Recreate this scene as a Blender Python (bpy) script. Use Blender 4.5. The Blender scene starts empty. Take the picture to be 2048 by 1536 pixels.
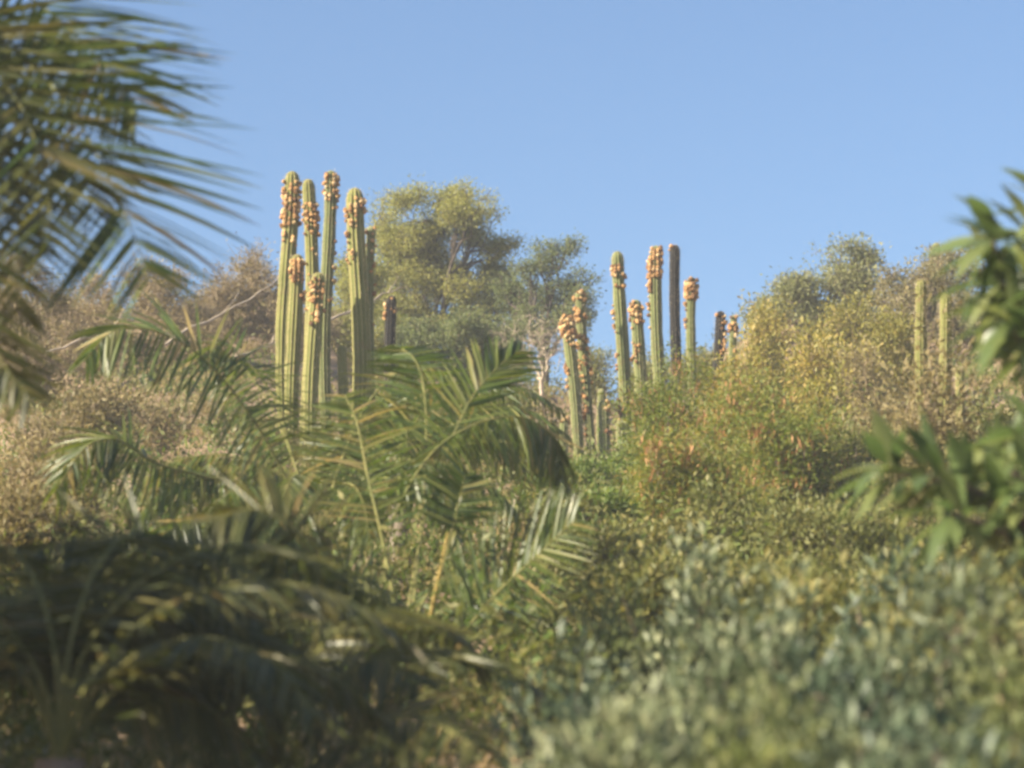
import bpy, math, random
import numpy as np
from mathutils import Vector, Matrix

# ------------------------------------------------------------------ camera, sky, sun, exposure
scene = bpy.context.scene
COL = scene.collection
random.seed(7)
RNG = np.random.default_rng(7)

PITCH = math.radians(10.0)
CAM_Z = 1.7
FPX = 6465.0                                   # focal length in pixels of the 2048 px wide photograph
cam = bpy.data.cameras.new('camera')
cam.sensor_width = 36.0
cam.lens = 36.0 * FPX / 2048.0
cam.clip_start = 0.5
cam.clip_end = 12000.0
cam.dof.use_dof = True
cam.dof.focus_distance = 63.0
cam.dof.aperture_fstop = 1.85
cam_ob = bpy.data.objects.new('camera', cam)
cam_ob.location = (0, 0, CAM_Z)
cam_ob.rotation_euler = (math.pi / 2 + PITCH, 0, 0)
COL.objects.link(cam_ob)
scene.camera = cam_ob

TO_SUN = Vector((-0.79, -0.37, 0.50)).normalized()
world = bpy.data.worlds.new('World')
scene.world = world
world.use_nodes = True
wn = world.node_tree
sky = wn.nodes.new('ShaderNodeTexSky')
sky.sky_type = 'NISHITA'
sky.sun_disc = False
sky.sun_elevation = math.asin(TO_SUN.z)
sky.sun_rotation = math.atan2(TO_SUN.x, TO_SUN.y)
sky.air_density = 1.0
sky.dust_density = 1.0
sky.ozone_density = 5.0
wn.links.new(sky.outputs['Color'], wn.nodes['Background'].inputs['Color'])
wn.nodes['Background'].inputs['Strength'].default_value = 0.0575

sun = bpy.data.lights.new('sun', 'SUN')
sun.energy = 5.0
sun.angle = math.radians(0.53)
sun.color = (1.0, 0.88, 0.69)
sun_ob = bpy.data.objects.new('sun', sun)
sun_ob.rotation_euler = (-TO_SUN).to_track_quat('-Z', 'Y').to_euler()
sun_ob.location = (-30, -30, 60)
COL.objects.link(sun_ob)

scene.view_settings.view_transform = 'Standard'
scene.view_settings.look = 'None'
scene.view_settings.gamma = 1.0
scene.view_settings.use_curve_mapping = False
scene.view_settings.exposure = 1.65
scene.cycles.max_bounces = 6
scene.cycles.transmission_bounces = 4
scene.cycles.filter_width = 3.0
scene.cycles.use_denoising = True

# ------------------------------------------------------------------ helpers
CP, SP = math.cos(PITCH), math.sin(PITCH)


def at(px, py, dist):
    """World point seen at pixel (px, py) of the 2048x1536 photograph, 'dist' metres away along +Y."""
    rx = (px - 1024.0) / FPX
    ry = (768.0 - py) / FPX
    d = np.array([rx, CP - ry * SP, SP + ry * CP])
    return np.array([0, 0, CAM_Z]) + d * (dist / d[1])


def mpp(dist):
    return dist / FPX / CP


_hy = np.array([-400, -60, 0, 20, 30, 40, 50, 60, 70, 80, 90, 100, 120, 160, 260, 500, 9000], float)
_hz = np.array([-2, -0.6, 0, 2.35, 4.2, 6.35, 8.4, 10.4, 12.8, 15.4, 17.2, 17.6, 15.0, 9.0, 2.0, -3, -12], float)


def ground(x, y):
    x = np.asarray(x, float)
    y = np.asarray(y, float)
    z = np.interp(y, _hy, _hz)
    # a shallow saddle between two low shoulders of the ridge
    w = np.clip((y - 45) / 40, 0, 1) * np.clip((220 - y) / 100, 0, 1)
    z = z + w * (2.7 * (1 - np.exp(-((x - 1.6) / 5.0) ** 2)) - 0.4)
    z = z + w * 0.35 * np.sin(x * 0.9 + 1.3) + 0.12 * np.sin(x * 1.7 + y * 0.6) * np.clip(y / 30, 0, 1)
    z = z + 0.07 * np.sin(x * 3.1 - y * 1.3) * np.clip(y / 30, 0, 1)
    return z


def gz(x, y):
    return float(ground(x, y))


def norm(a):
    return a / np.maximum(np.linalg.norm(a, axis=-1, keepdims=True), 1e-9)


def tag(o, label=None, category=None, group=None, kind=None):
    if label: o['label'] = label
    if category: o['category'] = category
    if group: o['group'] = group
    if kind: o['kind'] = kind
    return o


def empty(name, loc):
    o = bpy.data.objects.new(name, None)
    o.empty_display_size = 0.2
    o.location = loc
    COL.objects.link(o)
    return o


def link(name, mesh, parent=None):
    """Mesh data is in world space: a part cancels its root's offset, a sub-part sits under a part that already has."""
    o = bpy.data.objects.new(name, mesh)
    COL.objects.link(o)
    if parent is not None:
        o.parent = parent
        if parent.type == 'EMPTY':
            o.matrix_parent_inverse = Matrix.Translation(-Vector(parent.location))
    return o


class Geo:
    """Collects vertices and faces in world space, with one random number per piece."""

    def __init__(self):
        self.v, self.f3, self.f4, self.r3, self.r4 = [], [], [], [], []
        self.n = 0

    def add(self, v, f, rnd):
        v = np.asarray(v, float).reshape(-1, 3)
        f = np.asarray(f, int)
        rnd = np.broadcast_to(np.asarray(rnd, float), (len(f),))
        self.v.append(v)
        if f.shape[1] == 4:
            self.f4.append(f + self.n); self.r4.append(rnd)
        else:
            self.f3.append(f + self.n); self.r3.append(rnd)
        self.n += len(v)

    def tube(self, pts, rad, sides=6, rnd=0.5, cap=False):
        pts = np.asarray(pts, float)
        rad = np.broadcast_to(np.asarray(rad, float), (len(pts),))
        t = norm(np.gradient(pts, axis=0))
        ref = np.array([0.31, 0.17, 0.93]) if abs(t[:, 2]).mean() < 0.8 else np.array([0.93, 0.31, 0.1])
        a = norm(np.cross(t, ref))
        b = np.cross(t, a)
        ang = np.arange(sides) / sides * 2 * math.pi
        ring = (np.cos(ang)[None, :, None] * a[:, None] + np.sin(ang)[None, :, None] * b[:, None]) * rad[:, None, None]
        v = (pts[:, None] + ring).reshape(-1, 3)
        i = np.arange(len(pts) - 1)[:, None] * sides
        j = np.arange(sides)[None]
        k = (j + 1) % sides
        f = np.stack([i + j, i + k, i + sides + k, i + sides + j], -1).reshape(-1, 4)
        self.add(v, f, rnd)
        if cap:
            top = (len(pts) - 1) * sides
            base = self.n - len(v)
            tri = [[base + top + q, base + top + (q + 1) % sides, base + top + (q + 2) % sides] for q in range(sides - 2)]
            self.f3.append(np.array([[base + top, base + top + q + 1, base + top + q + 2] for q in range(sides - 2)]))
            self.r3.append(np.full(sides - 2, rnd if np.isscalar(rnd) else 0.5))

    def leaves(self, p, d, n, L, W, rnd, fold=0.0, droop=0.0):
        """Diamond leaves: p base, d direction, n rough normal. fold > 0: two facets along the midrib."""
        N = len(p)
        d = norm(d)
        s = norm(np.cross(d, n))
        u = np.cross(s, d)
        L = np.broadcast_to(L, (N,))[:, None]
        W = np.broadcast_to(W, (N,))[:, None]
        mid = p + d * L * 0.45
        tip = p + d * L - u * L * droop
        tip[:, 2] -= (L[:, 0] * droop)
        if fold <= 0:
            v = np.stack([p, mid + s * W / 2, tip, mid - s * W / 2], 1).reshape(-1, 3)
            f = np.arange(N * 4).reshape(N, 4)
            self.add(v, f, rnd)
        else:
            v = np.stack([p, mid + s * W / 2 + u * W * fold, tip, mid - s * W / 2 + u * W * fold, mid - u * W * fold * 0.3], 1).reshape(-1, 3)
            b = np.arange(N)[:, None] * 5
            f = np.concatenate([b + np.array([[0, 1, 4]]), b + np.array([[1, 2, 4]]), b + np.array([[2, 3, 4]]), b + np.array([[3, 0, 4]])], 0)
            self.add(v, f, np.tile(rnd, 4))

    def mesh(self, name, mat, smooth=False):
        me = bpy.data.meshes.new(name)
        v = np.concatenate(self.v) if self.v else np.zeros((0, 3))
        f4 = np.concatenate(self.f4) if self.f4 else np.zeros((0, 4), int)
        f3 = np.concatenate(self.f3) if self.f3 else np.zeros((0, 3), int)
        r = np.concatenate(self.r4 + self.r3) if (self.r4 or self.r3) else np.zeros(0)
        loops = np.concatenate([f4.ravel(), f3.ravel()]).astype(np.int32)
        starts = np.concatenate([np.arange(len(f4)) * 4, len(f4) * 4 + np.arange(len(f3)) * 3]).astype(np.int32)
        tot = np.concatenate([np.full(len(f4), 4), np.full(len(f3), 3)]).astype(np.int32)
        me.vertices.add(len(v)); me.vertices.foreach_set('co', v.astype(np.float32).ravel())
        me.loops.add(len(loops)); me.loops.foreach_set('vertex_index', loops)
        me.polygons.add(len(starts))
        me.polygons.foreach_set('loop_start', starts)
        me.polygons.foreach_set('loop_total', tot)
        if smooth:
            me.polygons.foreach_set('use_smooth', np.ones(len(starts), bool))
        at_ = me.attributes.new('rnd', 'FLOAT', 'FACE')
        at_.data.foreach_set('value', r.astype(np.float32))
        me.update(calc_edges=True)
        me.materials.append(mat)
        return me

    def build(self, name, mat, parent=None, smooth=False):
        return link(name, self.mesh(name, mat, smooth), parent)


def spline(ctrl, n):
    """Catmull-Rom through control points."""
    c = np.asarray(ctrl, float)
    c = np.vstack([2 * c[0] - c[1], c, 2 * c[-1] - c[-2]])
    segs = len(c) - 3
    ts = np.linspace(0, segs - 1e-6, n)
    i = ts.astype(int)
    t = (ts - i)[:, None]
    p0, p1, p2, p3 = c[i], c[i + 1], c[i + 2], c[i + 3]
    return 0.5 * (2 * p1 + (p2 - p0) * t + (2 * p0 - 5 * p1 + 4 * p2 - p3) * t * t + (3 * p1 - p0 - 3 * p2 + p3) * t ** 3)


# ------------------------------------------------------------------ materials
def node_mat(name):
    m = bpy.data.materials.new(name)
    m.use_nodes = True
    nt = m.node_tree
    return m, nt, nt.nodes['Principled BSDF'], nt.nodes['Material Output']


def ramp(nt, stops):
    r = nt.nodes.new('ShaderNodeValToRGB')
    e = r.color_ramp.elements
    while len(e) < len(stops):
        e.new(0.5)
    for k, (p, c) in enumerate(stops):
        e[k].position = p
        e[k].color = (*c, 1)
    return r


def leaf_mat(name, stops, rough=0.55, trans=0.25, spec=0.3, patch=2.0, mixn=0.35):
    """Leaf colours differ from leaf to leaf and drift slowly from branch to branch."""
    m, nt, b, out = node_mat(name)
    a = nt.nodes.new('ShaderNodeAttribute'); a.attribute_name = 'rnd'
    oi = nt.nodes.new('ShaderNodeObjectInfo')
    geo = nt.nodes.new('ShaderNodeNewGeometry')
    nz = nt.nodes.new('ShaderNodeTexNoise'); nz.inputs['Scale'].default_value = patch
    nt.links.new(geo.outputs['Position'], nz.inputs['Vector'])
    mx = nt.nodes.new('ShaderNodeMix'); mx.inputs[0].default_value = mixn
    nt.links.new(a.outputs['Fac'], mx.inputs[2])
    nt.links.new(nz.outputs['Fac'], mx.inputs[3])
    ad = nt.nodes.new('ShaderNodeMath'); ad.operation = 'MULTIPLY_ADD'
    nt.links.new(oi.outputs['Random'], ad.inputs[0]); ad.inputs[1].default_value = 0.24
    nt.links.new(mx.outputs[0], ad.inputs[2])
    sb = nt.nodes.new('ShaderNodeMath'); sb.operation = 'SUBTRACT'; sb.inputs[1].default_value = 0.12
    nt.links.new(ad.outputs[0], sb.inputs[0])
    r = ramp(nt, stops)
    nt.links.new(sb.outputs[0], r.inputs[0])
    nt.links.new(r.outputs[0], b.inputs['Base Color'])
    b.inputs['Roughness'].default_value = rough
    b.inputs['Specular IOR Level'].default_value = spec
    if trans > 0:
        t = nt.nodes.new('ShaderNodeBsdfTranslucent')
        hs = nt.nodes.new('ShaderNodeHueSaturation')
        hs.inputs['Saturation'].default_value = 1.15; hs.inputs['Value'].default_value = 1.5
        nt.links.new(r.outputs[0], hs.inputs['Color'])
        nt.links.new(hs.outputs[0], t.inputs['Color'])
        ms = nt.nodes.new('ShaderNodeMixShader'); ms.inputs[0].default_value = trans
        nt.links.new(b.outputs[0], ms.inputs[1]); nt.links.new(t.outputs[0], ms.inputs[2])
        nt.links.new(ms.outputs[0], out.inputs['Surface'])
    return m


def bark_mat(name, c0, c1, scale=9.0):
    m, nt, b, out = node_mat(name)
    geo = nt.nodes.new('ShaderNodeNewGeometry')
    nz = nt.nodes.new('ShaderNodeTexNoise'); nz.inputs['Scale'].default_value = scale; nz.inputs['Detail'].default_value = 5
    nt.links.new(geo.outputs['Position'], nz.inputs['Vector'])
    r = ramp(nt, [(0.3, c0), (0.7, c1)])
    nt.links.new(nz.outputs['Fac'], r.inputs[0])
    nt.links.new(r.outputs[0], b.inputs['Base Color'])
    b.inputs['Roughness'].default_value = 0.9
    bp = nt.nodes.new('ShaderNodeBump'); bp.inputs['Strength'].default_value = 0.5; bp.inputs['Distance'].default_value = 0.02
    nt.links.new(nz.outputs['Fac'], bp.inputs['Height'])
    nt.links.new(bp.outputs[0], b.inputs['Normal'])
    return m


M = {}
M['mesquite'] = leaf_mat('mesquite_leaf', [(0.1, (0.15, 0.165, 0.046)), (0.5, (0.22, 0.225, 0.066)), (0.9, (0.33, 0.30, 0.10))], trans=0.48)
M['greytree'] = leaf_mat('grey_green_leaf', [(0.1, (0.10, 0.125, 0.048)), (0.5, (0.155, 0.178, 0.072)), (0.9, (0.25, 0.25, 0.115))], trans=0.46)
M['yellowgreen'] = leaf_mat('yellow_green_leaf', [(0.1, (0.12, 0.12, 0.024)), (0.5, (0.23, 0.21, 0.046)), (0.9, (0.38, 0.28, 0.085))], trans=0.35)
M['palegreen'] = leaf_mat('pale_green_leaf', [(0.1, (0.14, 0.155, 0.06)), (0.5, (0.21, 0.22, 0.095)), (0.9, (0.34, 0.32, 0.17))], trans=0.42)
M['paletan'] = leaf_mat('pale_tan_leaf', [(0.1, (0.14, 0.135, 0.06)), (0.5, (0.22, 0.195, 0.095)), (0.9, (0.33, 0.28, 0.16))], trans=0.4)
M['olive'] = leaf_mat('olive_leaf', [(0.1, (0.075, 0.088, 0.022)), (0.5, (0.135, 0.142, 0.04)), (0.9, (0.25, 0.21, 0.07))], trans=0.3)
M['green'] = leaf_mat('fresh_green_leaf', [(0.1, (0.055, 0.095, 0.016)), (0.5, (0.105, 0.15, 0.026)), (0.9, (0.20, 0.21, 0.05))], trans=0.35)
M['podleaf'] = leaf_mat('feathery_leaf', [(0.1, (0.075, 0.11, 0.018)), (0.5, (0.135, 0.165, 0.03)), (0.78, (0.23, 0.20, 0.05)), (0.95, (0.36, 0.20, 0.07))], trans=0.4)
M['pod'] = leaf_mat('seed_pod', [(0.1, (0.17, 0.075, 0.03)), (0.5, (0.31, 0.15, 0.055)), (0.9, (0.46, 0.27, 0.11))], trans=0.15)
M['brown'] = leaf_mat('dry_brown_leaf', [(0.1, (0.13, 0.10, 0.042)), (0.5, (0.205, 0.165, 0.07)), (0.9, (0.31, 0.25, 0.105))], trans=0.25)
M['tanleaf'] = leaf_mat('dry_olive_leaf', [(0.1, (0.11, 0.09, 0.035)), (0.5, (0.18, 0.15, 0.06)), (0.9, (0.28, 0.22, 0.10))], trans=0.3)
M['greybush'] = leaf_mat('grey_sage_leaf', [(0.12, (0.05, 0.072, 0.036)), (0.5, (0.11, 0.138, 0.07)), (0.76, (0.22, 0.24, 0.125)), (0.95, (0.44, 0.45, 0.26))], rough=0.5, trans=0.25, spec=0.4)  # palest tone stands for leaf highlights, added blue for lens veil
M['bluegreen'] = leaf_mat('blue_green_leaf', [(0.12, (0.035, 0.058, 0.034)), (0.5, (0.075, 0.108, 0.062)), (0.8, (0.15, 0.185, 0.105)), (0.97, (0.30, 0.33, 0.20))], rough=0.45, trans=0.25, spec=0.4)
M['palm'] = leaf_mat('palm_leaflet', [(0.1, (0.04, 0.068, 0.014)), (0.5, (0.08, 0.112, 0.022)), (0.72, (0.14, 0.15, 0.034)), (0.88, (0.30, 0.23, 0.09))], rough=0.38, trans=0.38, spec=0.5, patch=1.2, mixn=0.2)
M['palmdark'] = leaf_mat('shaded_palm_leaflet', [(0.1, (0.045, 0.06, 0.018)), (0.5, (0.085, 0.095, 0.026)), (0.85, (0.16, 0.14, 0.045)), (0.97, (0.32, 0.23, 0.10))], rough=0.4, trans=0.36, spec=0.5, patch=1.2, mixn=0.2)  # darker copy of the palm green stands in for shaded fronds
M['rachis'] = bark_mat('frond_stalk', (0.11, 0.12, 0.03), (0.21, 0.19, 0.06), 4)
M['yellowstalk'] = bark_mat('dry_yellow_stalk', (0.46, 0.33, 0.09), (0.54, 0.41, 0.13), 2)
M['bigleaf'] = leaf_mat('glossy_oblong_leaf', [(0.1, (0.06, 0.095, 0.034)), (0.5, (0.105, 0.145, 0.05)), (0.9, (0.24, 0.25, 0.095))], rough=0.34, trans=0.38, spec=0.6)
M['bark'] = bark_mat('brown_bark', (0.10, 0.075, 0.055), (0.22, 0.17, 0.125))
M['palebark'] = bark_mat('pale_bark', (0.28, 0.22, 0.16), (0.46, 0.38, 0.29))
M['greybark'] = bark_mat('grey_bark', (0.06, 0.05, 0.04), (0.13, 0.105, 0.08))
M['darkbark'] = bark_mat('dark_bark', (0.045, 0.035, 0.028), (0.10, 0.075, 0.055))
M['twig'] = bark_mat('dry_twig', (0.17, 0.125, 0.07), (0.34, 0.265, 0.155), 3)
M['palmtrunk'] = bark_mat('palm_trunk_bark', (0.14, 0.11, 0.085), (0.26, 0.21, 0.16), 6)
M['straw'] = leaf_mat('dry_grass_blade', [(0.1, (0.20, 0.14, 0.06)), (0.5, (0.32, 0.24, 0.10)), (0.9, (0.46, 0.36, 0.17))], trans=0.3)
M['spine'] = leaf_mat('cactus_spine', [(0.1, (0.30, 0.24, 0.16)), (0.9, (0.55, 0.46, 0.32))], trans=0.0)


def soil_mat():
    m, nt, b, out = node_mat('dry_soil')
    geo = nt.nodes.new('ShaderNodeNewGeometry')
    n1 = nt.nodes.new('ShaderNodeTexNoise'); n1.inputs['Scale'].default_value = 0.35; n1.inputs['Detail'].default_value = 8
    n2 = nt.nodes.new('ShaderNodeTexNoise'); n2.inputs['Scale'].default_value = 9; n2.inputs['Detail'].default_value = 6
    nt.links.new(geo.outputs['Position'], n1.inputs['Vector'])
    nt.links.new(geo.outputs['Position'], n2.inputs['Vector'])
    mx = nt.nodes.new('ShaderNodeMix'); mx.inputs[0].default_value = 0.45
    nt.links.new(n1.outputs['Fac'], mx.inputs[2]); nt.links.new(n2.outputs['Fac'], mx.inputs[3])
    r = ramp(nt, [(0.32, (0.15, 0.095, 0.055)), (0.5, (0.27, 0.18, 0.11)), (0.68, (0.37, 0.27, 0.17))])
    nt.links.new(mx.outputs[0], r.inputs[0])
    nt.links.new(r.outputs[0], b.inputs['Base Color'])
    b.inputs['Roughness'].default_value = 0.95
    bp = nt.nodes.new('ShaderNodeBump'); bp.inputs['Strength'].default_value = 0.6; bp.inputs['Distance'].default_value = 0.06
    nt.links.new(n2.outputs['Fac'], bp.inputs['Height'])
    nt.links.new(bp.outputs[0], b.inputs['Normal'])
    return m


def cactus_mat(name, low, high, crest, scar=(0.17, 0.125, 0.06)):
    m, nt, b, out = node_mat(name)
    a = nt.nodes.new('ShaderNodeAttribute'); a.attribute_name = 'crest'
    geo = nt.nodes.new('ShaderNodeNewGeometry')
    nz = nt.nodes.new('ShaderNodeTexNoise'); nz.inputs['Scale'].default_value = 2.2; nz.inputs['Detail'].default_value = 6
    nt.links.new(geo.outputs['Position'], nz.inputs['Vector'])
    r = ramp(nt, [(0.3, low), (0.7, high)])
    nt.links.new(nz.outputs['Fac'], r.inputs[0])
    n2 = nt.nodes.new('ShaderNodeTexNoise'); n2.inputs['Scale'].default_value = 26
    nt.links.new(geo.outputs['Position'], n2.inputs['Vector'])
    ml = nt.nodes.new('ShaderNodeMath'); ml.operation = 'MULTIPLY'
    nt.links.new(a.outputs['Fac'], ml.inputs[0]); nt.links.new(n2.outputs['Fac'], ml.inputs[1])
    mx = nt.nodes.new('ShaderNodeMix'); mx.data_type = 'RGBA'
    nt.links.new(ml.outputs[0], mx.inputs[0])
    nt.links.new(r.outputs[0], mx.inputs[6]); mx.inputs[7].default_value = (*crest, 1)
    n3 = nt.nodes.new('ShaderNodeTexNoise'); n3.inputs['Scale'].default_value = 5.5; n3.inputs['Detail'].default_value = 8; n3.inputs['Roughness'].default_value = 0.7
    nt.links.new(geo.outputs['Position'], n3.inputs['Vector'])
    cork = ramp(nt, [(0.54, (0, 0, 0)), (0.66, (0.75, 0.75, 0.75))])
    nt.links.new(n3.outputs['Fac'], cork.inputs[0])
    m2 = nt.nodes.new('ShaderNodeMix'); m2.data_type = 'RGBA'
    nt.links.new(cork.outputs[0], m2.inputs[0])
    nt.links.new(mx.outputs[2], m2.inputs[6]); m2.inputs[7].default_value = (*scar, 1)
    nt.links.new(m2.outputs[2], b.inputs['Base Color'])
    b.inputs['Roughness'].default_value = 0.7
    b.inputs['Specular IOR Level'].default_value = 0.12
    return m


def fruit_mat():
    m, nt, b, out = node_mat('bristly_cactus_fruit')
    oi = nt.nodes.new('ShaderNodeObjectInfo')
    r = ramp(nt, [(0.0, (0.13, 0.065, 0.028)), (0.3, (0.30, 0.16, 0.06)), (0.75, (0.45, 0.265, 0.105)), (1.0, (0.50, 0.38, 0.20))])
    nt.links.new(oi.outputs['Random'], r.inputs[0])
    tc = nt.nodes.new('ShaderNodeTexCoord')
    nz = nt.nodes.new('ShaderNodeTexNoise'); nz.inputs['Scale'].default_value = 30
    nt.links.new(tc.outputs['Object'], nz.inputs['Vector'])
    hs = nt.nodes.new('ShaderNodeHueSaturation')
    mp = nt.nodes.new('ShaderNodeMapRange'); mp.inputs[1].default_value = 0.3; mp.inputs[2].default_value = 0.7
    mp.inputs[3].default_value = 0.7; mp.inputs[4].default_value = 1.25
    nt.links.new(nz.outputs['Fac'], mp.inputs[0]); nt.links.new(mp.outputs[0], hs.inputs['Value'])
    nt.links.new(r.outputs[0], hs.inputs['Color'])
    nt.links.new(hs.outputs[0], b.inputs['Base Color'])
    b.inputs['Roughness'].default_value = 0.95
    return m


M['soil'] = soil_mat()
M['cactus'] = cactus_mat('cactus_skin', (0.085, 0.105, 0.025), (0.15, 0.165, 0.045), (0.36, 0.29, 0.13))
M['cactusgreen'] = cactus_mat('green_cactus_skin', (0.045, 0.07, 0.022), (0.085, 0.115, 0.034), (0.40, 0.36, 0.17))
M['cactusdark'] = cactus_mat('shaded_cactus_skin', (0.006, 0.007, 0.008), (0.014, 0.014, 0.014), (0.05, 0.04, 0.028), (0.02, 0.016, 0.013))  # near-black skin colour stands in for columns in shade
M['fruit'] = fruit_mat()

# ------------------------------------------------------------------ terrain
def build_ground():
    xs = np.unique(np.concatenate([np.linspace(-6000, -60, 14), np.linspace(-60, -24, 13), np.linspace(-24, 24, 97), np.linspace(24, 60, 13), np.linspace(60, 6000, 14)]))
    ys = np.unique(np.concatenate([np.linspace(-400, -20, 8), np.linspace(-20, 120, 141), np.linspace(120, 300, 30), np.linspace(300, 9000, 16)]))
    X, Y = np.meshgrid(xs, ys)
    Z = ground(X, Y) + 0.05 * RNG.standard_normal(X.shape) * (np.abs(X) < 24)
    g = Geo()
    nx, ny = len(xs), len(ys)
    i = (np.arange(ny - 1)[:, None] * nx + np.arange(nx - 1)[None]).ravel()
    f = np.stack([i, i + 1, i + nx + 1, i + nx], 1)
    g.add(np.stack([X, Y, Z], -1).reshape(-1, 3), f, 0.5)
    o = g.build('ground', M['soil'], smooth=True)
    tag(o, 'dry tan hillside soil under the scrub', None, None, 'structure')


build_ground()

# ------------------------------------------------------------------ columnar cacti
def fruit_meshes():
    out = []
    import bmesh
    for k in range(4):
        bm = bmesh.new()
        bmesh.ops.create_icosphere(bm, subdivisions=2, radius=0.5)
        for v in bm.verts:
            n = v.co.normalized()
            s = 1 + random.uniform(-0.32, 0.38)
            v.co = Vector((n.x * 0.5 * s, n.y * 0.5 * s, n.z * 0.46 * s + (0.06 if n.z > 0.6 else 0)))
            if n.z < -0.55:                                  # short neck where the fruit sits on the rib
                v.co.x *= 0.6; v.co.y *= 0.6; v.co.z -= 0.14
        me = bpy.data.meshes.new('fruit')
        bm.to_mesh(me); bm.free()
        me.materials.append(M['fruit'])
        out.append(me)
    return out


FRUIT = fruit_meshes()


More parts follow.
